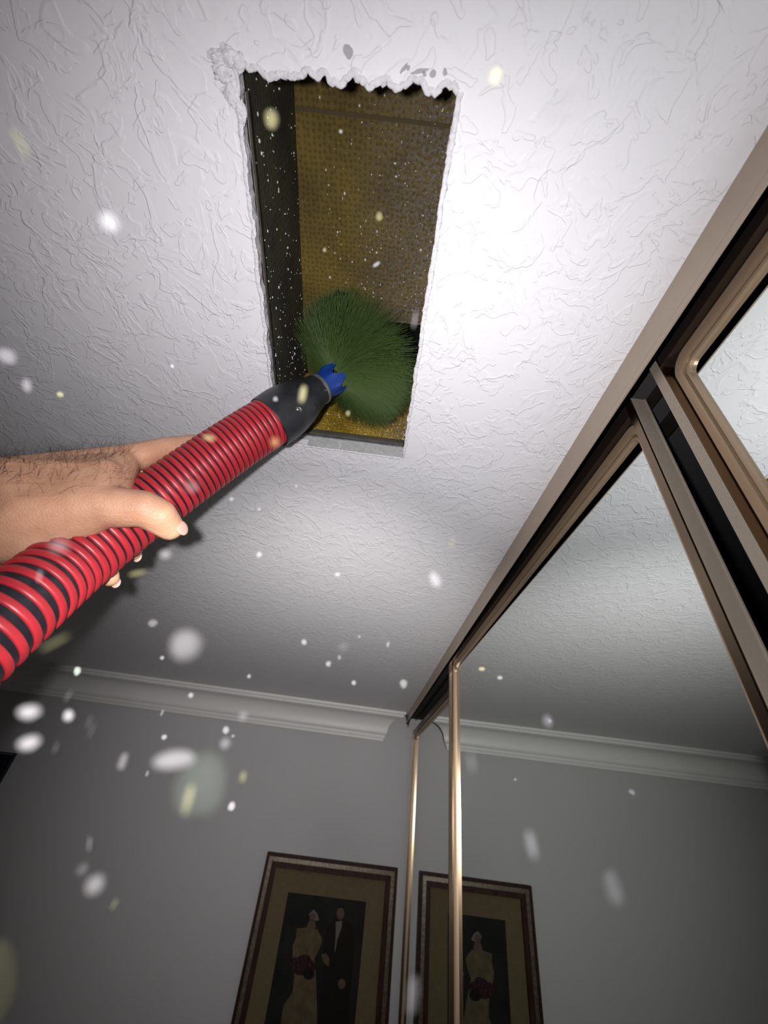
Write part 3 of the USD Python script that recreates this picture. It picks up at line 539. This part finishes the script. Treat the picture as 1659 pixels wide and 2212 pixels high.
DUST = [
 (62, 1538, 50, 32, 0, WHT, .85, 'upper of two bright white oval dust specks near the left edge'), (62, 1605, 50, 32, -12, WHT, .85, 'lower of two bright white oval dust specks near the left edge'),
 (148, 1546, 20, 28, 0, WHT, .85, 'bright white upright dust speck right of the two ovals'), (375, 1642, 90, 44, -3, WHT, .5, 'large soft white oblong dust fleck in front of the back wall'),
 (265, 1645, 18, 38, 20, WHT, .35, 'slanted soft grey dust fleck left of the large white oblong'), (167, 1449, 14, 20, 0, PAL, .85, 'bright pale green dust speck just below the hose end at lower left'),
 (355, 1592, 12, 12, 0, WHT, .55, 'round white dust speck above the large white oblong'), (488, 1577, 14, 17, 0, WHT, .5, 'upper round dust speck of the trio under the crown moulding'),
 (503, 1590, 8, 6, 0, WHT, .45, 'smallest dust speck of the trio under the crown moulding'), (486, 1606, 24, 24, 0, WHT, .3, 'faint lowest dust speck of the trio under the crown moulding'),
 (500, 1742, 17, 19, 0, WHT, .7, 'round white dust speck right of the glowing yellow streak'), (525, 1678, 15, 25, 8, YEL, .4, 'soft yellowish dust speck right of the big pale haze blob'),
 (407, 1727, 19, 70, 14, YEL, .75, 'glowing yellow dust streak in front of the back wall'), (437, 1695, 120, 140, 20, PAL, .14, 'big pale greenish blurred dust blob behind the yellow streak'),
 (206, 1911, 38, 42, 30, WHT, .35, 'soft grey round dust blob low on the left'), (178, 1878, 26, 26, 0, WHT, .10, 'very faint dust blob above the soft grey round blob low left'),
 (193, 1823, 7, 34, 6, WHT, .35, 'thin white upright dust streak low on the left'), (247, 1953, 9, 28, 30, YEL, .28, 'small slanted yellowish dust streak low on the left'),
 (403, 1395, 66, 70, 0, WHT, .38, 'large round white dust blob under the hose in front of the ceiling'), (412, 1502, 12, 12, 0, WHT, .5, 'round dust speck in front of the crown moulding'),
 (350, 1421, 9, 9, 0, WHT, .55, 'tiny bright dust speck left of the large round blob'), (238, 480, 42, 42, 30, WHT, .7, 'bright soft white dust blob at upper left of the ceiling'),
 (42, 305, 22, 70, -30, YEL, .22, 'faint yellowish slanted dust streak at top left'), (15, 770, 38, 36, 0, WHT, .35, 'soft white dust blob at the left edge above the arm'),
 (58, 833, 18, 32, -10, WHT, .35, 'faint upright dust blob above the arm'), (130, 852, 14, 12, 0, YEL, .55, 'small yellow dust speck above the arm'),
 (586, 257, 31, 36, 0, YEL, .45, 'round yellow green dust blob inside the duct opening'), (1071, 165, 30, 38, 25, YEL, .6, 'bright yellow dust fleck right of the opening near the top'),
 (736, 284, 8, 8, 0, WHT, .85, 'tiny bright white dust dot in the middle of the duct opening'), (654, 852, 16, 40, 8, YEL, .75, 'yellow dust streak in front of the black collar'),
 (595, 862, 12, 12, 0, WHT, .45, 'round grey dust speck where the collar meets the red hose'), (594, 955, 22, 24, 0, ORG, .5, 'orange blurred dust speck over the red hose near the collar'),
 (452, 946, 28, 12, 12, YEL, .6, 'pale yellow dust fleck at the tip of the index finger'), (819, 468, 17, 17, 0, YEL, .35, 'round yellow dust speck in the duct opening above the brush'),
 (702, 540, 6, 11, 0, YEL, .35, 'small yellow dust mote left in the duct above the brush'), (813, 571, 18, 8, -35, WHT, .5, 'slanted white dust fleck in the duct just above the brush'),
 (896, 690, 6, 40, 10, WHT, .7, 'thin white dust streak at the right edge of the opening'), (752, 893, 11, 13, 0, YEL, .35, 'small yellow dust speck below the brush'),
 (560, 1198, 14, 14, 0, WHT, .55, 'round white dust speck on the ceiling right of the thumb'), (357, 1197, 28, 26, 0, WHT, .35, 'soft white dust blob just below the thumb'),
 (298, 1238, 38, 12, -12, YEL, .35, 'pale yellow dust streak below the fingertips'), (118, 1388, 76, 13, -28, YEL, .28, 'long yellow dust streak beside the lower end of the hose'),
 (940, 1252, 24, 40, -25, WHT, .55, 'pointed white dust fleck on the ceiling left of the closet'), (729, 1241, 14, 11, 0, WHT, .5, 'small white dust speck on the ceiling left of the pointed fleck'), (976, 1172, 6, 24, 0, YEL, .4, 'thin yellow upright dust streak on the ceiling left of the closet'),
 (657, 1387, 13, 13, 0, WHT, .5, 'round white dust speck of three in a row, the upper one low on the ceiling'), (709, 1434, 13, 13, 0, WHT, .5, 'round white dust speck of three in a row, the middle one low on the ceiling'), (764, 1475, 11, 11, 0, WHT, .55, 'white dust speck just above the crown moulding, lowest of three in a row'), (872, 1477, 17, 20, 0, WHT, .4, 'soft white dust speck in the ceiling corner left of the closet header'), (538, 1461, 9, 9, 0, WHT, .55, 'small white dust dot above the middle of the crown moulding'), (838, 1392, 7, 13, 10, WHT, .4, 'small upright dust fleck left of the closet header'),
 (776, 1375, 6, 6, 0, WHT, .5, 'pinpoint dust dot above the faint wide smear on the ceiling'), (733, 1420, 9, 11, 0, WHT, .3, 'faint dust speck just below the faint wide smear on the ceiling'), (742, 1397, 24, 22, 0, WHT, .12, 'faint wide dust smear low on the ceiling'), (1041, 1445, 14, 9, 0, YEL, .6, 'yellow dust speck in front of the middle mirror'),
 (1080, 1464, 12, 9, 0, WHT, .5, 'white dust speck beside the yellow one in front of the middle mirror'), (1183, 1557, 22, 28, 0, WHT, .2, 'faint round dust blob over the reflected crown moulding'), (1148, 1825, 22, 66, -12, WHT, .35, 'soft white slanted dust streak in front of the middle mirror'), (1325, 1920, 40, 80, -15, WHT, .12, 'faint wide dust smear in front of the right mirror area'),
 (1019, 1648, 13, 44, -8, WHT, .25, 'faint upright dust streak right of the bronze door stile'), (1113, 1684, 5, 5, 0, WHT, .5, 'pinpoint dust dot over the reflected wall below the crown moulding'), (1365, 1711, 14, 11, 30, WHT, .25, 'faint slanted dust speck in the right half of the mirror'), (372, 791, 8, 8, 0, WHT, .75, 'bright dust dot on the ceiling above the index finger'),
 (128, 1178, 44, 36, 20, WHT, .22, 'pinkish hazy dust blob over the wrist and hose'), (415, 1052, 34, 30, 0, WHT, .16, 'hazy dust blob over the red hose beside the thumb'), (500, 1078, 12, 11, 0, WHT, .35, 'small dust speck beside the hose edge right of the thumb'), (330, 1346, 20, 18, 0, WHT, .25, 'soft small dust blob above the large round blob'),
 (892, 2150, 26, 84, 8, WHT, .16, 'soft dust streak low between the two door stiles'), (147, 1503, 6, 30, 32, WHT, .28, 'slanted dust streak across the left end of the crown moulding'), (350, 1540, 5, 16, 25, WHT, .4, 'thin slanted dust streak below the crown moulding, above the round speck'), (318, 1671, 7, 14, 20, WHT, .35, 'tiny slanted dust fleck below the large white oblong at its left'), (192, 1560, 3, 36, 22, WHT, .35, 'thin dust streak just right of the bright upright speck'),
 (120, 1616, 4, 28, 22, WHT, .35, 'thin slanted dust streak just right of the lower bright oval'), (198, 1578, 4, 40, 22, WHT, .25, 'long thin dust streak low right of the bright upright speck'), (525, 1547, 22, 22, 0, WHT, .22, 'faint round dust blob over the lower edge of the crown moulding'), (85, 1245, 10, 30, 10, WHT, .3, 'small upright dust fleck over the red hose at the left edge'), (2, 2120, 60, 170, 0, YEL, .045, 'warm blurred dust haze at the left edge near the bottom'), (1188, 1557, 8, 8, 0, WHT, .3, 'tiny dust dot inside the faint blob over the reflected crown moulding'),
 (560, 1100, 7, 7, 0, WHT, .5, 'tiny dust dot on the ceiling right of the hose, lower of two'), (640, 1050, 6, 6, 0, WHT, .5, 'tiny dust dot on the ceiling right of the hose, upper of two'), (700, 540, 5, 7, 0, WHT, .5, 'tiny dust mote beside the yellow one above the brush')]
for dd in DUST: dust(*dd)
